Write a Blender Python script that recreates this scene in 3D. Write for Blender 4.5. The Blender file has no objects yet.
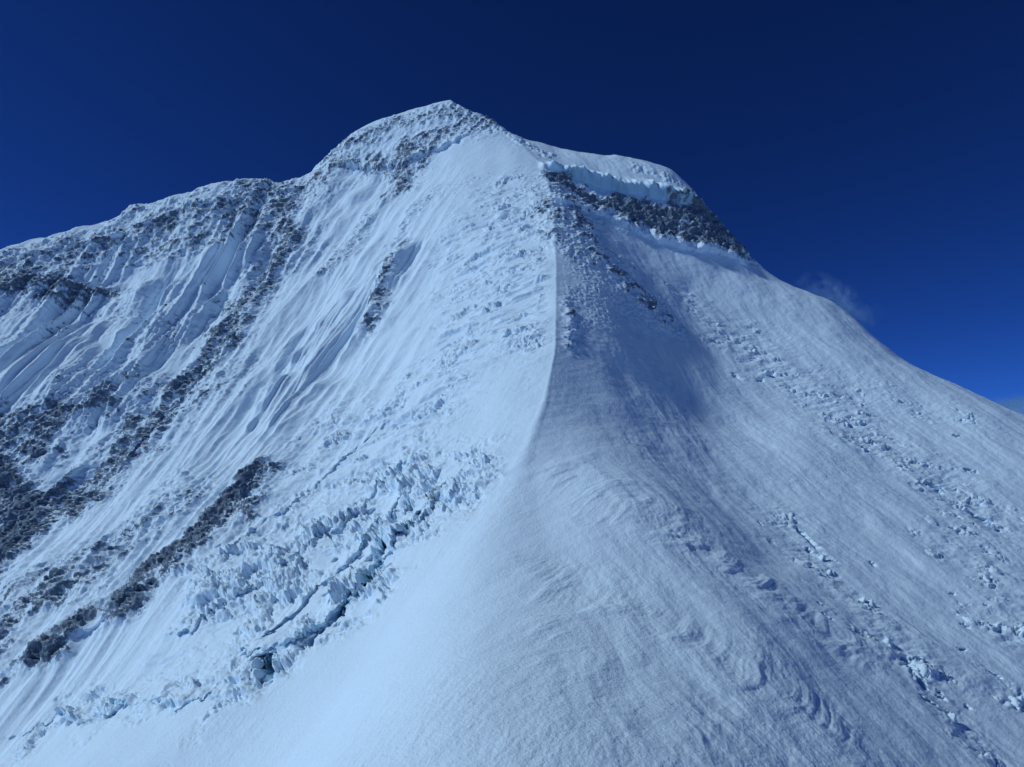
import bpy, math, numpy as np, time
T0=time.time()
# Survey of the mountain: each landmark was read from the photograph as a bearing plus an
# estimated range and is turned into a fixed world position (metres, origin at the drone).
PITCH=math.radians(8.0); F=683.0
def ray(u,v):
    t=(383.5-v)/F
    return (u-512)/F, math.cos(PITCH)-t*math.sin(PITCH), math.sin(PITCH)+t*math.cos(PITCH)
def W(u,v,y):
    a,b,c=ray(u,v); return (a/b*y, float(y), c/b*y)
crest=[W(*p) for p in [(450,103,2600),(482,117,2500),(517,140,2350),(546,170,2150),(553,210,1900),(556,260,1650),(556,310,1450),(555,350,1320),(545,400,1180),(530,440,1080),(512,490,960),(490,540,820),(465,600,680),(430,670,540),(380,767,400)]]
left=[W(*p) for p in [
 (380,122,2620),(345,142,2620),(325,163,2600),(235,182,2550),(140,210,2500),(60,240,2450),(0,258,2400),(-200,310,2350),
 (0,330,2050),(0,400,1800),(0,500,1600),(0,600,1300),(0,700,1020),(0,767,900),(-250,500,1700),(-250,767,1000),
 (100,300,2200),(100,400,1800),(100,500,1500),(100,600,1180),
 (200,300,2150),(200,400,1750),(200,500,1350),(200,600,1050),(200,700,780),(200,767,680),
 (350,180,2480),(350,250,2200),(350,350,1800),(350,450,1380),(350,550,1030),(350,650,750),(350,767,500),
 (450,140,2430),(450,200,2130),(450,300,1700),(450,400,1320),(450,500,1000),(450,570,790)]]
right=[W(*p) for p in [
 (560,150,2450),(620,160,2450),(665,168,2400),(695,190,2350),(735,245,2300),(790,285,2200),(850,320,2150),(900,360,2050),(950,390,2000),(1024,425,1900),(1200,500,1800),
 (580,200,2095),(600,250,1820),(600,300,1585),(610,350,1430),(640,400,1352),(700,470,1225),(800,560,1025),(900,650,828),(990,760,650),
 (700,280,2010),(700,350,1735),(700,410,1495),(800,350,1850),(800,450,1430),(900,450,1520),(900,550,1120),(1000,500,1400),(1024,600,1060),(1024,700,820),(1200,700,950),
 (580,400,1230),(590,470,1010),(600,550,790),(600,650,570),(600,767,390),(700,550,840),(700,650,595),(700,767,415),(800,650,690),(800,767,475),(900,767,550)]]
cb=[(-220,3000,1250),(-220,3600,600),(-100,5000,-700),(-100,7000,-1500)]
nearc=[(-100,200,-215),(-100,0,-290),(-100,-600,-500)]
left+= [(x,y+450,z-380) for x,y,z in left[:8]]+[(-2500,5000,-800),(-2500,7000,-1500),(-3500,2300,200),(-3500,800,-900),(-1200,200,-560),(-500,200,-360),(-1200,-600,-900),(-6000,2000,-1200),(-6000,5000,-1500)]
right+=[(x+180,y+400,z-420) for x,y,z in right[:11]]+[(2500,5000,-900),(2500,7000,-1500),(3200,1800,-200),(3200,800,-800),(500,200,-300),(1400,200,-520),(1200,-600,-800),(6000,2000,-1300),(6000,5000,-1500)]
C=130.0
class RBF:
    def __init__(s,pts):
        p=np.array(pts,float); s.c=p[:,:2]/1000; n=len(p)
        d=np.sqrt(((s.c[:,None]-s.c[None])**2).sum(-1)+(C/1000)**2)
        P=np.c_[np.ones(n),s.c]
        A=np.block([[d,P],[P.T,np.zeros((3,3))]])
        s.w=np.linalg.solve(A,np.r_[p[:,2],np.zeros(3)])
    def __call__(s,x,y):
        x=np.asarray(x)/1000.; y=np.asarray(y)/1000.
        r=s.w[-3]+s.w[-2]*x+s.w[-1]*y
        for (cx,cy),w in zip(s.c,s.w): r=r+w*np.sqrt((x-cx)**2+(y-cy)**2+(C/1000)**2)
        return r
mid=[tuple((np.array(crest[i])+np.array(crest[i+1]))/2) for i in range(len(crest)-1)]
L=RBF(left+crest+mid+cb+nearc); R=RBF(right+crest+mid+cb+nearc)
cp=np.array(sorted(crest+[(-220,3000,0),(-220,8000,0),(-100,200,0),(-100,-800,0)],key=lambda p:p[1]))
def side(x,y): return x-np.interp(y,cp[:,1],cp[:,0])
def height(x,y):
    s=side(x,y); w=np.interp(y,[0,600,850,1050,1250,2600,3500],[200,160,65,16,4,4,200])
    t=np.clip(s/w*.5+.5,0,1); t=t*t*(3-2*t)
    pk=crest[0]
    return L(x,y)*(1-t)+R(x,y)*t+13*np.exp(-np.hypot(x-pk[0],y-pk[1])/45)
def hit(u,v):
    a,b,c=ray(u,v); ys=np.arange(300,3000,4.0)
    h=height(a/b*ys,ys); k=np.nonzero(h>=c/b*ys)[0]
    y=ys[k[0]] if len(k) else 2500.
    return (a/b*y,y,c/b*y)
# ---- noise
rng=np.random.default_rng(7)
PERM=rng.permutation(512).astype(np.int32)
ANG=rng.random(512)*2*math.pi; GX=np.cos(ANG).astype(np.float32); GY=np.sin(ANG).astype(np.float32)
RX=rng.random(512).astype(np.float32); RY=rng.random(512).astype(np.float32); RZ=rng.random(512).astype(np.float32)
def perlin(x,y,seed=0):
    xi=np.floor(x).astype(np.int32); yi=np.floor(y).astype(np.int32)
    fx=(x-xi).astype(np.float32); fy=(y-yi).astype(np.float32)
    def g(ix,iy,dx,dy):
        k=PERM[(PERM[(ix+seed*37)&511]+iy)&511]
        return GX[k]*dx+GY[k]*dy
    u=fx*fx*fx*(fx*(fx*6-15)+10); v=fy*fy*fy*(fy*(fy*6-15)+10)
    a=g(xi,yi,fx,fy); b=g(xi+1,yi,fx-1,fy); c=g(xi,yi+1,fx,fy-1); d=g(xi+1,yi+1,fx-1,fy-1)
    return (a+(b-a)*u+((c+(d-c)*u)-(a+(b-a)*u))*v)*1.5
def fbm(x,y,o=4,seed=0,gain=.5,ridged=False):
    r=0;A=1;f=1;tot=0
    for i in range(o):
        n=perlin(x*f+i*13.7,y*f+i*7.3,seed+i)
        if ridged: n=1-2*np.abs(n)
        r=r+A*n; tot+=A; A*=gain; f*=2.03
    return r/tot
def worley(x,y,seed=0):
    xi=np.floor(x).astype(np.int32); yi=np.floor(y).astype(np.int32)
    f1=np.full(x.shape,9.);f2=np.full(x.shape,9.);v=np.zeros(x.shape)
    for i in(-1,0,1):
        for j in(-1,0,1):
            k=PERM[(PERM[(xi+i+seed*31)&511]+yi+j)&511]
            d=np.hypot(xi+i+RX[k]-x,yi+j+RY[k]-y)
            c=d<f1
            f2=np.where(c,f1,np.minimum(f2,d)); v=np.where(c,RZ[k],v); f1=np.where(c,d,f1)
    return f1,f2,v
# ---- grid
def dens(parts):
    o=[]
    for a,b,n in parts: o.append(np.linspace(a,b,n,endpoint=False))
    return np.r_[np.concatenate(o),parts[-1][1]]
A=dens([(-3,-1.1,40),(-1.1,-.84,50),(-.84,.84,1200),(.84,1.1,50),(1.1,3,40)])
Y=np.exp(dens([(math.log(60),math.log(350),50),(math.log(350),math.log(1300),800),(math.log(1300),math.log(2750),740),(math.log(2750),math.log(7000),70)]))
a2,y2=np.meshgrid(A,Y)
x2=a2*y2
z2=height(x2,y2)
ss=(y2+z2)/1.414
sd=side(x2,y2)
def sm(v,a,b):
    t=np.clip((v-a)/(b-a),0,1); return t*t*(3-2*t)
def seg(out,p,q,wd,s0=1.,jit=.9):
    p=np.array(p,float);q=np.array(q,float); m=3.6*wd
    r0=max(np.searchsorted(Y,min(p[1],q[1])-m*1.5)-1,0); r1=np.searchsorted(Y,max(p[1],q[1])+m*1.5)+1
    sub=np.s_[r0:r1]
    xx=x2[sub]; sel=(xx>min(p[0],q[0])-m)&(xx<max(p[0],q[0])+m)
    X=xx[sel];Yy=y2[sub][sel];Z=z2[sub][sel]; S=ss[sub][sel]
    if not len(X): return
    d=q-p; t=((X-p[0])*d[0]+(Yy-p[1])*d[1]+(Z-p[2])*d[2])/(d@d+1e-6); t=np.clip(t,0,1)
    D=np.sqrt((X-p[0]-t*d[0])**2+(Yy-p[1]-t*d[1])**2+(Z-p[2]-t*d[2])**2)/wd
    D=D+jit*(perlin(X/wd/1.7,S/wd/1.7,101)+.5*perlin(X/wd/.7,S/wd/.7,102))*np.minimum(D*1.5,1)
    o=out[sub]; o[sel]=np.maximum(o[sel],s0*np.exp(-np.maximum(D,0)**2))
def many(lst):
    """soft, irregular-edged bands of given width running over the terrain"""
    o=np.zeros_like(x2)
    for pts,w,s in lst:
        P=[hit(u,v) for u,v in pts]
        for p,q in zip(P[:-1],P[1:]): seg(o,p,q,w*(p[1]+q[1])/2/F,s)
    return o
def on(mask,fn,*arrs):
    s=mask>.01; o=np.zeros_like(mask); o[s]=fn(*[q[s] for q in arrs])*mask[s]; return o
rocks=[
 ([(0,270),(60,260),(140,230),(235,206),(320,182)],36,.76),
 ([(0,285),(100,298)],32,1.0),([(60,272),(180,244),(280,225)],32,.66),
 ([(278,195),(292,245),(262,290),(225,335)],25,.9),([(200,240),(320,190)],36,.68),
 ([(340,165),(400,162),(465,125)],28,.76),([(330,163),(350,146),(440,113),(490,125)],16,.76),([(408,150),(400,190)],20,.92),
 ([(370,220),(330,275)],14,.6),([(402,250),(382,310),(372,340)],11,.78),([(440,190),(400,240)],14,.5),
 ([(0,430),(30,450),(110,400)],34,.96),([(0,480),(30,510),(60,500)],44,1.2),([(0,570),(30,540)],40,1.2),
 ([(110,480),(190,385),(240,330)],24,.92),([(85,510),(160,430)],28,.94),
 ([(40,662),(130,605),(200,550),(255,482)],24,1.2),([(130,612),(245,510)],26,1.05),([(50,610),(110,570)],28,.95),([(0,650),(60,590)],30,.9),
 ([(20,420),(200,400)],60,.56),([(20,600),(160,520)],60,.66),([(20,300),(250,290)],40,.42),([(100,380),(300,250)],40,.42),([(0,350),(50,340)],30,.5),
 ([(553,180),(572,194),(600,206),(650,224),(700,236),(732,250)],22,1.2),([(625,206),(690,218),(724,240)],27,1.2),([(695,205),(737,248)],18,1.15),
 ([(440,490),(385,545),(330,605),(270,650)],20,.5),([(562,190),(590,250),(640,300)],38,.74),([(250,600),(290,560)],18,.5),([(566,300),(572,350)],7,.6)]
rock=many(rocks)
rubble=many([([(562,190),(580,250),(600,300),(655,312)],38,1.),([(565,215),(625,290)],34,1.),([(562,330),(600,320)],18,.7)])*sm(sd,5,30)
ice=many([([(450,475),(400,530),(350,590),(275,655)],42,1.1),([(60,720),(200,690),(280,650)],24,.75),([(400,480),(340,530),(240,600)],46,.95),([(240,560),(290,600)],42,1.)])*sm(-sd,15,70)
ledge=many([([(520,200),(505,250),(490,330),(420,400),(370,470)],64,1.),([(350,420),(310,520),(240,600)],50,.9),([(470,480),(400,520)],40,.7)])*sm(-sd,0,40)
flute=many([([(240,245),(185,310),(135,390)],42,1.25),([(60,310),(10,400)],46,1.25),([(390,275),(345,340),(285,410)],34,1.15),([(340,190),(300,260)],30,.7),([(130,245),(90,300)],30,.6)])
crev=many([([(740,340),(850,425),(930,480),(1000,520)],34,1.),([(780,520),(920,670),(985,750)],26,.8),([(950,500),(1010,620)],40,.7),([(690,300),(770,360)],22,.7),([(880,640),(1010,700)],34,.6),([(820,380),(960,420)],30,.5)])
rolls=many([([(560,480),(640,520),(740,570),(850,640)],44,1.),([(590,600),(720,650),(850,740)],46,.8),([(540,560),(600,700)],40,.5)])
peak=many([([(325,165),(350,145),(390,122),(450,106),(500,130),(545,155)],9,1.),([(0,262),(60,244),(140,214),(235,187),(320,168)],9,.9),([(640,168),(690,190),(735,246)],9,.7)])
pits=many([([(366,584),(374,560),(388,532)],5.5,1.3),([(264,658),(267,674)],7,2.0),
 ([(798,532),(815,550)],2.5,.5),([(905,658),(925,684)],3.5,.8),([(975,514),(990,521)],3,.5),([(108,716),(126,704)],3.5,.6),
 ([(335,612),(350,590)],4,.9),([(410,525),(425,505)],4,.8),([(435,490),(445,482)],4,.8),([(300,642),(318,625)],4,.7)])
r3=np.random.default_rng(21)
for (u0,v0,u1,v1,n,spr) in [(740,350,960,500,9,28),(790,530,990,755,12,26),(930,480,1015,680,8,30),(260,655,440,490,20,14),(250,590,400,480,10,14)]:
    for i in range(n):
        t=r3.random(); u=u0+(u1-u0)*t+r3.normal()*spr; v=v0+(v1-v0)*t+r3.normal()*spr*.6
        if v>760 or v<300: continue
        p=np.array(hit(u,v)); w_=r3.uniform(1.3,2.4)*p[1]/F; ln=w_*r3.uniform(1,5); an=r3.normal(.5,.7) if u>500 else r3.normal(-.5,.6)
        q=p.copy(); q[0]+=ln*math.cos(an); q[1]-=ln*math.sin(an)*.7; q[2]=height(q[0],q[1])
        seg(pits,p,q,w_,r3.uniform(.2,.45),1.4)
def normals(x,y,z):
    P=np.stack([x,y,z],-1); du=np.gradient(P,axis=1); dv=np.gradient(P,axis=0)
    n=np.cross(du,dv); n/=np.linalg.norm(n,axis=-1,keepdims=True)+1e-9; return n
N=normals(x2,y2,z2)
wx=fbm(x2/180,ss/180,3,seed=50)*40
DY=np.zeros_like(x2)   # horizontal pushes towards / into the face
blue=np.zeros_like(x2)
def cliff(pts,h,up,jag=8,tr=6,bl=0,brkw=38):
    P=np.array(sorted([hit(*p) for p in pts])); X=P[:,0]; S=(P[:,1]+P[:,2])/1.414
    sel=(x2>X[0]-60)&(x2<X[-1]+60); x=x2[sel]; s=ss[sel]
    sdn=int(abs(X[0]))%97
    e=np.interp(x,X,S)+fbm(x/40,s/200,4,seed=sdn,gain=.6)*jag*2.2+perlin(x/140,s*0,sdn+3)*jag*2
    win=sm(x,X[0]-50,X[0]+10)*(1-sm(x,X[-1]-10,X[-1]+50))
    brk=np.clip(.75+.9*fbm(x/brkw,s/160,3,88)+.0,.05,1.7)
    o=np.zeros_like(x2)
    o[sel]=sm(s-e,0,tr)*(1-sm(s-e,up*.25,up))*win*h*brk
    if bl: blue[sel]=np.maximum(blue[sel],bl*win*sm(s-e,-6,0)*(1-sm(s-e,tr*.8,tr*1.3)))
    return o
DY-=cliff([(552,173),(590,187),(630,196),(665,203),(696,214)],72,130,7,46,.7)
DY-=cliff([(560,204),(600,218),(640,236),(690,252),(735,260)],26,70,12,14)
DY-=cliff([(40,665),(130,612),(200,562),(255,492)],14,60,12)
DY-=cliff([(120,480),(190,395),(240,342)],13,60,12)
DY-=cliff([(0,300),(60,292),(110,300)],16,70,14)
DY-=cliff([(0,530),(40,520),(90,470)],16,70,14)
DY-=cliff([(0,270),(140,232),(300,192)],14,50,12)
DY-=cliff([(335,172),(400,168),(462,140)],18,50,12)
DY-=cliff([(245,657),(300,632),(350,594),(390,549),(440,498)],21,80,20,14,.6,22)
DY-=cliff([(280,620),(330,580),(380,520),(420,480)],17,60,22,9,.4,20)
DY-=cliff([(180,640),(260,590),(330,540),(400,470)],12,50,24,7,.4,22)
DY-=cliff([(230,560),(300,500),(380,430)],8,50,26,7,.3,22)
DY-=cliff([(20,735),(120,705),(230,690)],6,40,16,5,.3,20)
lf=sm(-sd,0,80)*sm(y2,700,1300)
ribw=lf*sm(sd,-150,-600)
k=.05+.23*sm(x2,-850,-450)
c=x2-k*(ss-1900)+wx*.12; l=ss
D=fbm(x2/320,ss/320,3,seed=1)*14*sm(np.abs(sd),0,150)
D+=on(ribw,lambda a,b:fbm(a/150,b/700,3,seed=5,ridged=True)*19,c,l)
D+=on(ribw,lambda a,b:np.maximum(fbm(a/60,b/260,5,seed=15),-.1)*7,c,l)
def fl(a,b):
    n=np.abs(perlin(a/62,b/700,90)); big=1-2.4*n
    sml=1-2*np.abs(perlin(a/16,b/900,91)); t=1-2*np.abs(perlin(a/8,b/700,92))
    return big*27+sml*8*(.3+n)+t*3*(.3+n)
D+=on(np.maximum(flute,ribw*.14),fl,c-wx*.12,l)
pat=sm(fbm(x2/150,ss/220,3,seed=95),-.15,.3)
D+=on(lf*(.2+.8*pat),lambda a,b:fbm(a/13,b/130,3,seed=93,ridged=True,gain=.6)*1.4,c,l)
rn=np.zeros_like(x2); s_=rock>.01
al=.53*x2+.85*ss; ac=.85*x2-.53*ss
rn[s_]=fbm(al[s_]/80,ac[s_]/28,6,seed=20,gain=.68)
sp=np.zeros_like(x2); sp[s_]=fbm(x2[s_]/20,ss[s_]/20,4,seed=31,gain=.75)
rr=np.zeros_like(x2); rr[s_]=fbm(x2[s_]/36,ss[s_]/30,5,seed=26,gain=.64,ridged=True)
rockm=np.clip((rock+rn*1.0+sp*.8-.50)*1.8,0,1)*(rock>.03)
D+=rock*rr*15+rockm*2.0+rock*rn*12
D+=on(peak,lambda a,b:fbm(a/30,b/60,4,seed=27,gain=.65,ridged=True)*14-4,x2,ss)
D+=on(rubble,lambda a,b:fbm(a/13,b/10,4,seed=24,gain=.7,ridged=True)*5.5,x2,ss)
def bill(a,b):
    n=fbm(a/75,b/30,5,seed=33,gain=.55)
    return np.maximum(n,-.05)*20+perlin(a/160,b/90,36)*8
D+=on(ledge,bill,x2+wx,ss+wx*.5)
def blocks(a,b,sc,h,seed):
    wa=a+fbm(a/sc,b/sc,4,seed,gain=.6)*sc*.9; wb=b+fbm(a/sc,b/sc,4,seed+9,gain=.6)*sc*.9
    f1,f2,v=worley(wa/sc,wb/sc*1.4,seed)
    return (v*sm(f2-f1,0,.25)-.35)*h+fbm(a/sc*2,b/sc*2,3,seed+5)*h*.3
spb=.12+.88*sm(fbm(x2/80,ss/55,3,seed=64),-.2,.1)
D+=on(ice*spb,lambda a,b:blocks(a,b,38,24,3)+blocks(a,b,16,11,4)+blocks(a,b,6,3.5,7),x2+.3*ss,ss)
D+=on(ledge*sm(fbm(x2/90,ss/60,3,seed=65),.02,.3),lambda a,b:blocks(a,b,28,12,13)+blocks(a,b,10,4,14),x2,ss)
spk=sm(fbm(x2/60,ss/40,3,seed=63),.08,.35)
D+=on(crev*spk,lambda a,b:blocks(a+.4*b,b-.3*a,24,13,6)+blocks(a,b,9,3,16),x2,ss)
D+=on(crev,lambda a,b:fbm(a/50,b/22,5,seed=61,gain=.55)*6,x2+.4*ss,ss-.4*x2)
D+=on(rolls,lambda a,b:np.maximum(fbm(a/110,b/42,5,seed=66),-.1)*8.0,x2+.3*ss+wx*1.5,ss-.75*x2+wx*1.5)
DY+=pits*np.minimum(46,30*y2/900)
rs=sm(sd,20,200)
ra=.23*x2-.97*ss+wx; rc_=.97*x2+.23*ss+wx*.5
pat2=.12+.88*sm(fbm(x2/140,ss/140,3,seed=96),-.1,.35)
D+=rs*(fbm(ra/220,rc_/80,5,seed=70,gain=.5)*6+pat2*fbm(ra/50,rc_/14,4,seed=71,gain=.6)*1.3)
# wind texture
D+=fbm((x2*.8+ss*.6)/50,(ss*.8-x2*.6)/28,5,seed=77,gain=.58)*1.3
D+=pat2*fbm((x2*.35+ss*.94)/28,(ss*.35-x2*.94)/7,4,seed=78,gain=.62)*.6*sm(y2,2200,500)
D+=fbm(x2/12,ss/9,3,seed=79,gain=.65)*.8*sm(y2,500,1500)
fade=sm(y2,120,350)
D*=fade; DY*=fade
x3=x2+N[...,0]*D; y3=y2+N[...,1]*D+DY; z3=z2+N[...,2]*D-.25*np.maximum(DY,0)
z3=np.where(y2>3500,np.maximum(z3,-1600),z3)
# snow settles on the flatter ledges of the rock bands
nz=normals(x3,y3,z3)[...,2]
rockm=np.clip(rockm-.75*sm(nz,.60,.86)*(1-.55*sm(rock,.75,1.1)),0,1)
nr,nc=x3.shape
co=np.stack([x3,y3,z3],-1).reshape(-1,3).astype(np.float32)
idx=np.arange(nr*nc,dtype=np.int32).reshape(nr,nc)
q=np.stack([idx[:-1,:-1],idx[:-1,1:],idx[1:,1:],idx[1:,:-1]],-1).reshape(-1,4)
me=bpy.data.meshes.new("snow_mountain")
me.vertices.add(len(co)); me.vertices.foreach_set("co",co.ravel())
me.loops.add(q.size); me.loops.foreach_set("vertex_index",q.ravel())
me.polygons.add(len(q)); me.polygons.foreach_set("loop_start",np.arange(0,q.size,4,dtype=np.int32))
me.update(calc_edges=True)
me.polygons.foreach_set("use_smooth",np.ones(len(q),bool))
def attr(n,v):
    a=me.attributes.new(n,'FLOAT','POINT'); a.data.foreach_set("value",v.reshape(-1).astype(np.float32))
attr("rock",rockm); attr("ice_and_pit_shade",np.clip(blue+pits*.6,0,1))  # cliff ice tint; pits take the same darker blue as painted-in shade
mt=bpy.data.objects.new("snow_mountain",me); bpy.context.collection.objects.link(mt)
# ---- material
def mk(name):
    m=bpy.data.materials.new(name); m.use_nodes=True; return m
m=mk("snow_and_rock"); nt=m.node_tree; nd=nt.nodes; lk=nt.links
bs=nd["Principled BSDF"]
def node(t,**k):
    n=nd.new(t)
    for a,b in k.items(): setattr(n,a,b)
    return n
geo=node("ShaderNodeNewGeometry")
def noise(scale,detail=5,rough=.6,vec=None):
    n=node("ShaderNodeTexNoise"); n.inputs["Scale"].default_value=scale; n.inputs["Detail"].default_value=detail; n.inputs["Roughness"].default_value=rough
    lk.new(vec or geo.outputs["Position"],n.inputs["Vector"]); return n.outputs["Fac"]
def mth(op,a,b,cl=False):
    n=node("ShaderNodeMath",operation=op); n.use_clamp=cl
    for i,v in enumerate((a,b)):
        if hasattr(v,"is_linked"): lk.new(v,n.inputs[i])
        else: n.inputs[i].default_value=v
    return n.outputs[0]
def ramp(f,stops):
    n=node("ShaderNodeValToRGB"); lk.new(f,n.inputs[0]); e=n.color_ramp.elements
    while len(e)<len(stops): e.new(.5)
    for i,(p,cc) in enumerate(stops): e[i].position=p; e[i].color=(*cc,1)
    return n.outputs[0]
at=node("ShaderNodeAttribute",attribute_name="rock").outputs["Fac"]
ai=node("ShaderNodeAttribute",attribute_name="ice_and_pit_shade").outputs["Fac"]
n1=noise(.16,3,.75)
f=mth('ADD',at,mth('MULTIPLY',mth('SUBTRACT',n1,.5),1.6))
fr=ramp(f,[(.28,(0,0,0)),(.72,(1,1,1))])
rc=ramp(n1,[(.3,(.065,.095,.14)),(.55,(.155,.21,.285)),(.75,(.35,.44,.54))])
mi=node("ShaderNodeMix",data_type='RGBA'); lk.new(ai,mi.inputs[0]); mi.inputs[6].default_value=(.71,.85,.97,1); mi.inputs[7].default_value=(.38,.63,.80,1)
mix=node("ShaderNodeMix",data_type='RGBA'); lk.new(fr,mix.inputs[0]); lk.new(mi.outputs[2],mix.inputs[6]); lk.new(rc,mix.inputs[7])
lk.new(mix.outputs[2],bs.inputs["Base Color"]); bs.inputs["Roughness"].default_value=.75; bs.inputs["Specular IOR Level"].default_value=.15
b2=noise(.35,2,.65)
bp=node("ShaderNodeBump"); bp.inputs["Strength"].default_value=.5; bp.inputs["Distance"].default_value=1.8
lk.new(b2,bp.inputs["Height"]); lk.new(bp.outputs[0],bs.inputs["Normal"])
me.materials.append(m)
# ---- far ground
import bmesh
gm=bpy.data.meshes.new("ground"); bm=bmesh.new(); bmesh.ops.create_grid(bm,x_segments=80,y_segments=80,size=60000)
for v in bm.verts: v.co.z=-1650+(math.sin(v.co.x*.0004)*math.cos(v.co.y*.0005)*100-100)
bm.to_mesh(gm); bm.free(); go=bpy.data.objects.new("ground",gm); bpy.context.collection.objects.link(go)
gmat=mk("valley_snow"); gmat.node_tree.nodes["Principled BSDF"].inputs["Base Color"].default_value=(.66,.8,.9,1); gm.materials.append(gmat)
# ---- spindrift and a small cloud: stacks of thin, wavy, ragged veils
def veil(name,loc,length,height_,tilt,maxa,nscale,layers=5):
    rg=np.random.default_rng(len(name)); vs=[];fs=[];al_=[]
    nu,nv=40,16
    for k_ in range(layers):
        o=len(vs); off=(k_-layers/2)*length*.10
        for j in range(nv+1):
            for i in range(nu+1):
                u=i/nu; v=j/nv
                px=(u-.5)*length; pz=(v-.5)*height_*(.5+.9*u)+math.sin(u*5+k_*1.7)*height_*.10
                py=off+math.sin(u*6+v*3+k_)*length*.04
                X=px*math.cos(tilt)+pz*math.sin(tilt); Z=-px*math.sin(tilt)+pz*math.cos(tilt)
                vs.append((X,py,Z))
                e=(max(0,1-abs(2*u-1)**1.6))*(max(0,1-abs(2*v-1)**1.4)); al_.append(e)
        for j in range(nv):
            for i in range(nu):
                a=o+j*(nu+1)+i; fs.append((a,a+1,a+nu+2,a+nu+1))
    me_=bpy.data.meshes.new(name); me_.from_pydata(vs,[],fs)
    at_=me_.attributes.new("thin",'FLOAT','POINT'); at_.data.foreach_set("value",np.array(al_,dtype=np.float32))
    me_.polygons.foreach_set("use_smooth",[True]*len(fs))
    o=bpy.data.objects.new(name,me_); bpy.context.collection.objects.link(o); o.location=loc
    mm=mk(name+"_vapour"); t=mm.node_tree; n=t.nodes; n.remove(n["Principled BSDF"]); K=t.links.new
    A_=n.new("ShaderNodeAttribute"); A_.attribute_name="thin"; g=n.new("ShaderNodeNewGeometry")
    nz=n.new("ShaderNodeTexNoise"); nz.inputs["Scale"].default_value=nscale; nz.inputs["Detail"].default_value=4; K(g.outputs["Position"],nz.inputs["Vector"])
    mr=n.new("ShaderNodeMapRange"); mr.inputs[1].default_value=.4; mr.inputs[2].default_value=.75; K(nz.outputs["Fac"],mr.inputs[0])
    x=n.new("ShaderNodeMath"); x.operation='MULTIPLY'; K(mr.outputs[0],x.inputs[0]); K(A_.outputs["Fac"],x.inputs[1])
    x2_=n.new("ShaderNodeMath"); x2_.operation='MULTIPLY'; K(x.outputs[0],x2_.inputs[0]); x2_.inputs[1].default_value=maxa
    tr=n.new("ShaderNodeBsdfTransparent"); tl=n.new("ShaderNodeBsdfTranslucent"); df=n.new("ShaderNodeBsdfDiffuse")
    for q_ in (tl,df): q_.inputs["Color"].default_value=(.6,.85,1,1)
    m1=n.new("ShaderNodeMixShader"); K(tl.outputs[0],m1.inputs[1]); K(df.outputs[0],m1.inputs[2])
    m2=n.new("ShaderNodeMixShader"); K(x2_.outputs[0],m2.inputs[0]); K(tr.outputs[0],m2.inputs[1]); K(m1.outputs[0],m2.inputs[2])
    K(m2.outputs[0],n["Material Output"].inputs["Surface"]); me_.materials.append(mm)
veil("snow_plume",W(834,302,2190),290,80,math.radians(33),.7,.022)
veil("cloud",W(1014,409,4200),460,150,math.radians(4),.95,.010)
# ---- light
az=math.radians(-97); el=math.radians(41)
S=(math.sin(az)*math.cos(el),math.cos(az)*math.cos(el),math.sin(el))
ld=bpy.data.lights.new("sun",'SUN'); ld.energy=2.3; ld.angle=math.radians(7); ld.color=(.75,.92,1.0)
lo=bpy.data.objects.new("sun",ld); bpy.context.collection.objects.link(lo)
from mathutils import Vector
lo.rotation_euler=Vector(S).to_track_quat('Z','Y').to_euler()
w=bpy.data.worlds.new("World"); bpy.context.scene.world=w; w.use_nodes=True; wn=w.node_tree
sk=wn.nodes.new("ShaderNodeTexSky"); sk.sky_type='NISHITA'; sk.sun_disc=False; sk.sun_elevation=el; sk.sun_rotation=az; sk.altitude=6000; sk.air_density=1.0; sk.dust_density=0.0; sk.ozone_density=3
gg=wn.nodes.new("ShaderNodeGamma"); gg.inputs[1].default_value=1.3; wn.links.new(sk.outputs[0],gg.inputs[0])
tm=wn.nodes.new("ShaderNodeMix"); tm.data_type='RGBA'; tm.blend_type='MULTIPLY'; tm.inputs[0].default_value=1; tm.inputs[7].default_value=(.10,.25,.56,1)
wn.links.new(gg.outputs[0],tm.inputs[6]); wn.links.new(tm.outputs[2],wn.nodes["Background"].inputs[0]); wn.nodes["Background"].inputs[1].default_value=.075
# ---- camera
cd=bpy.data.cameras.new("camera"); cd.lens=36*F/1024; cd.sensor_width=36; cd.clip_end=200000; cd.clip_start=1
cam=bpy.data.objects.new("camera",cd); bpy.context.collection.objects.link(cam); cam.rotation_euler=(math.radians(90)+PITCH,0,0)
sc_=bpy.context.scene; sc_.camera=cam; sc_.view_settings.view_transform='Standard'; sc_.view_settings.look='None'
print("done",time.time()-T0)
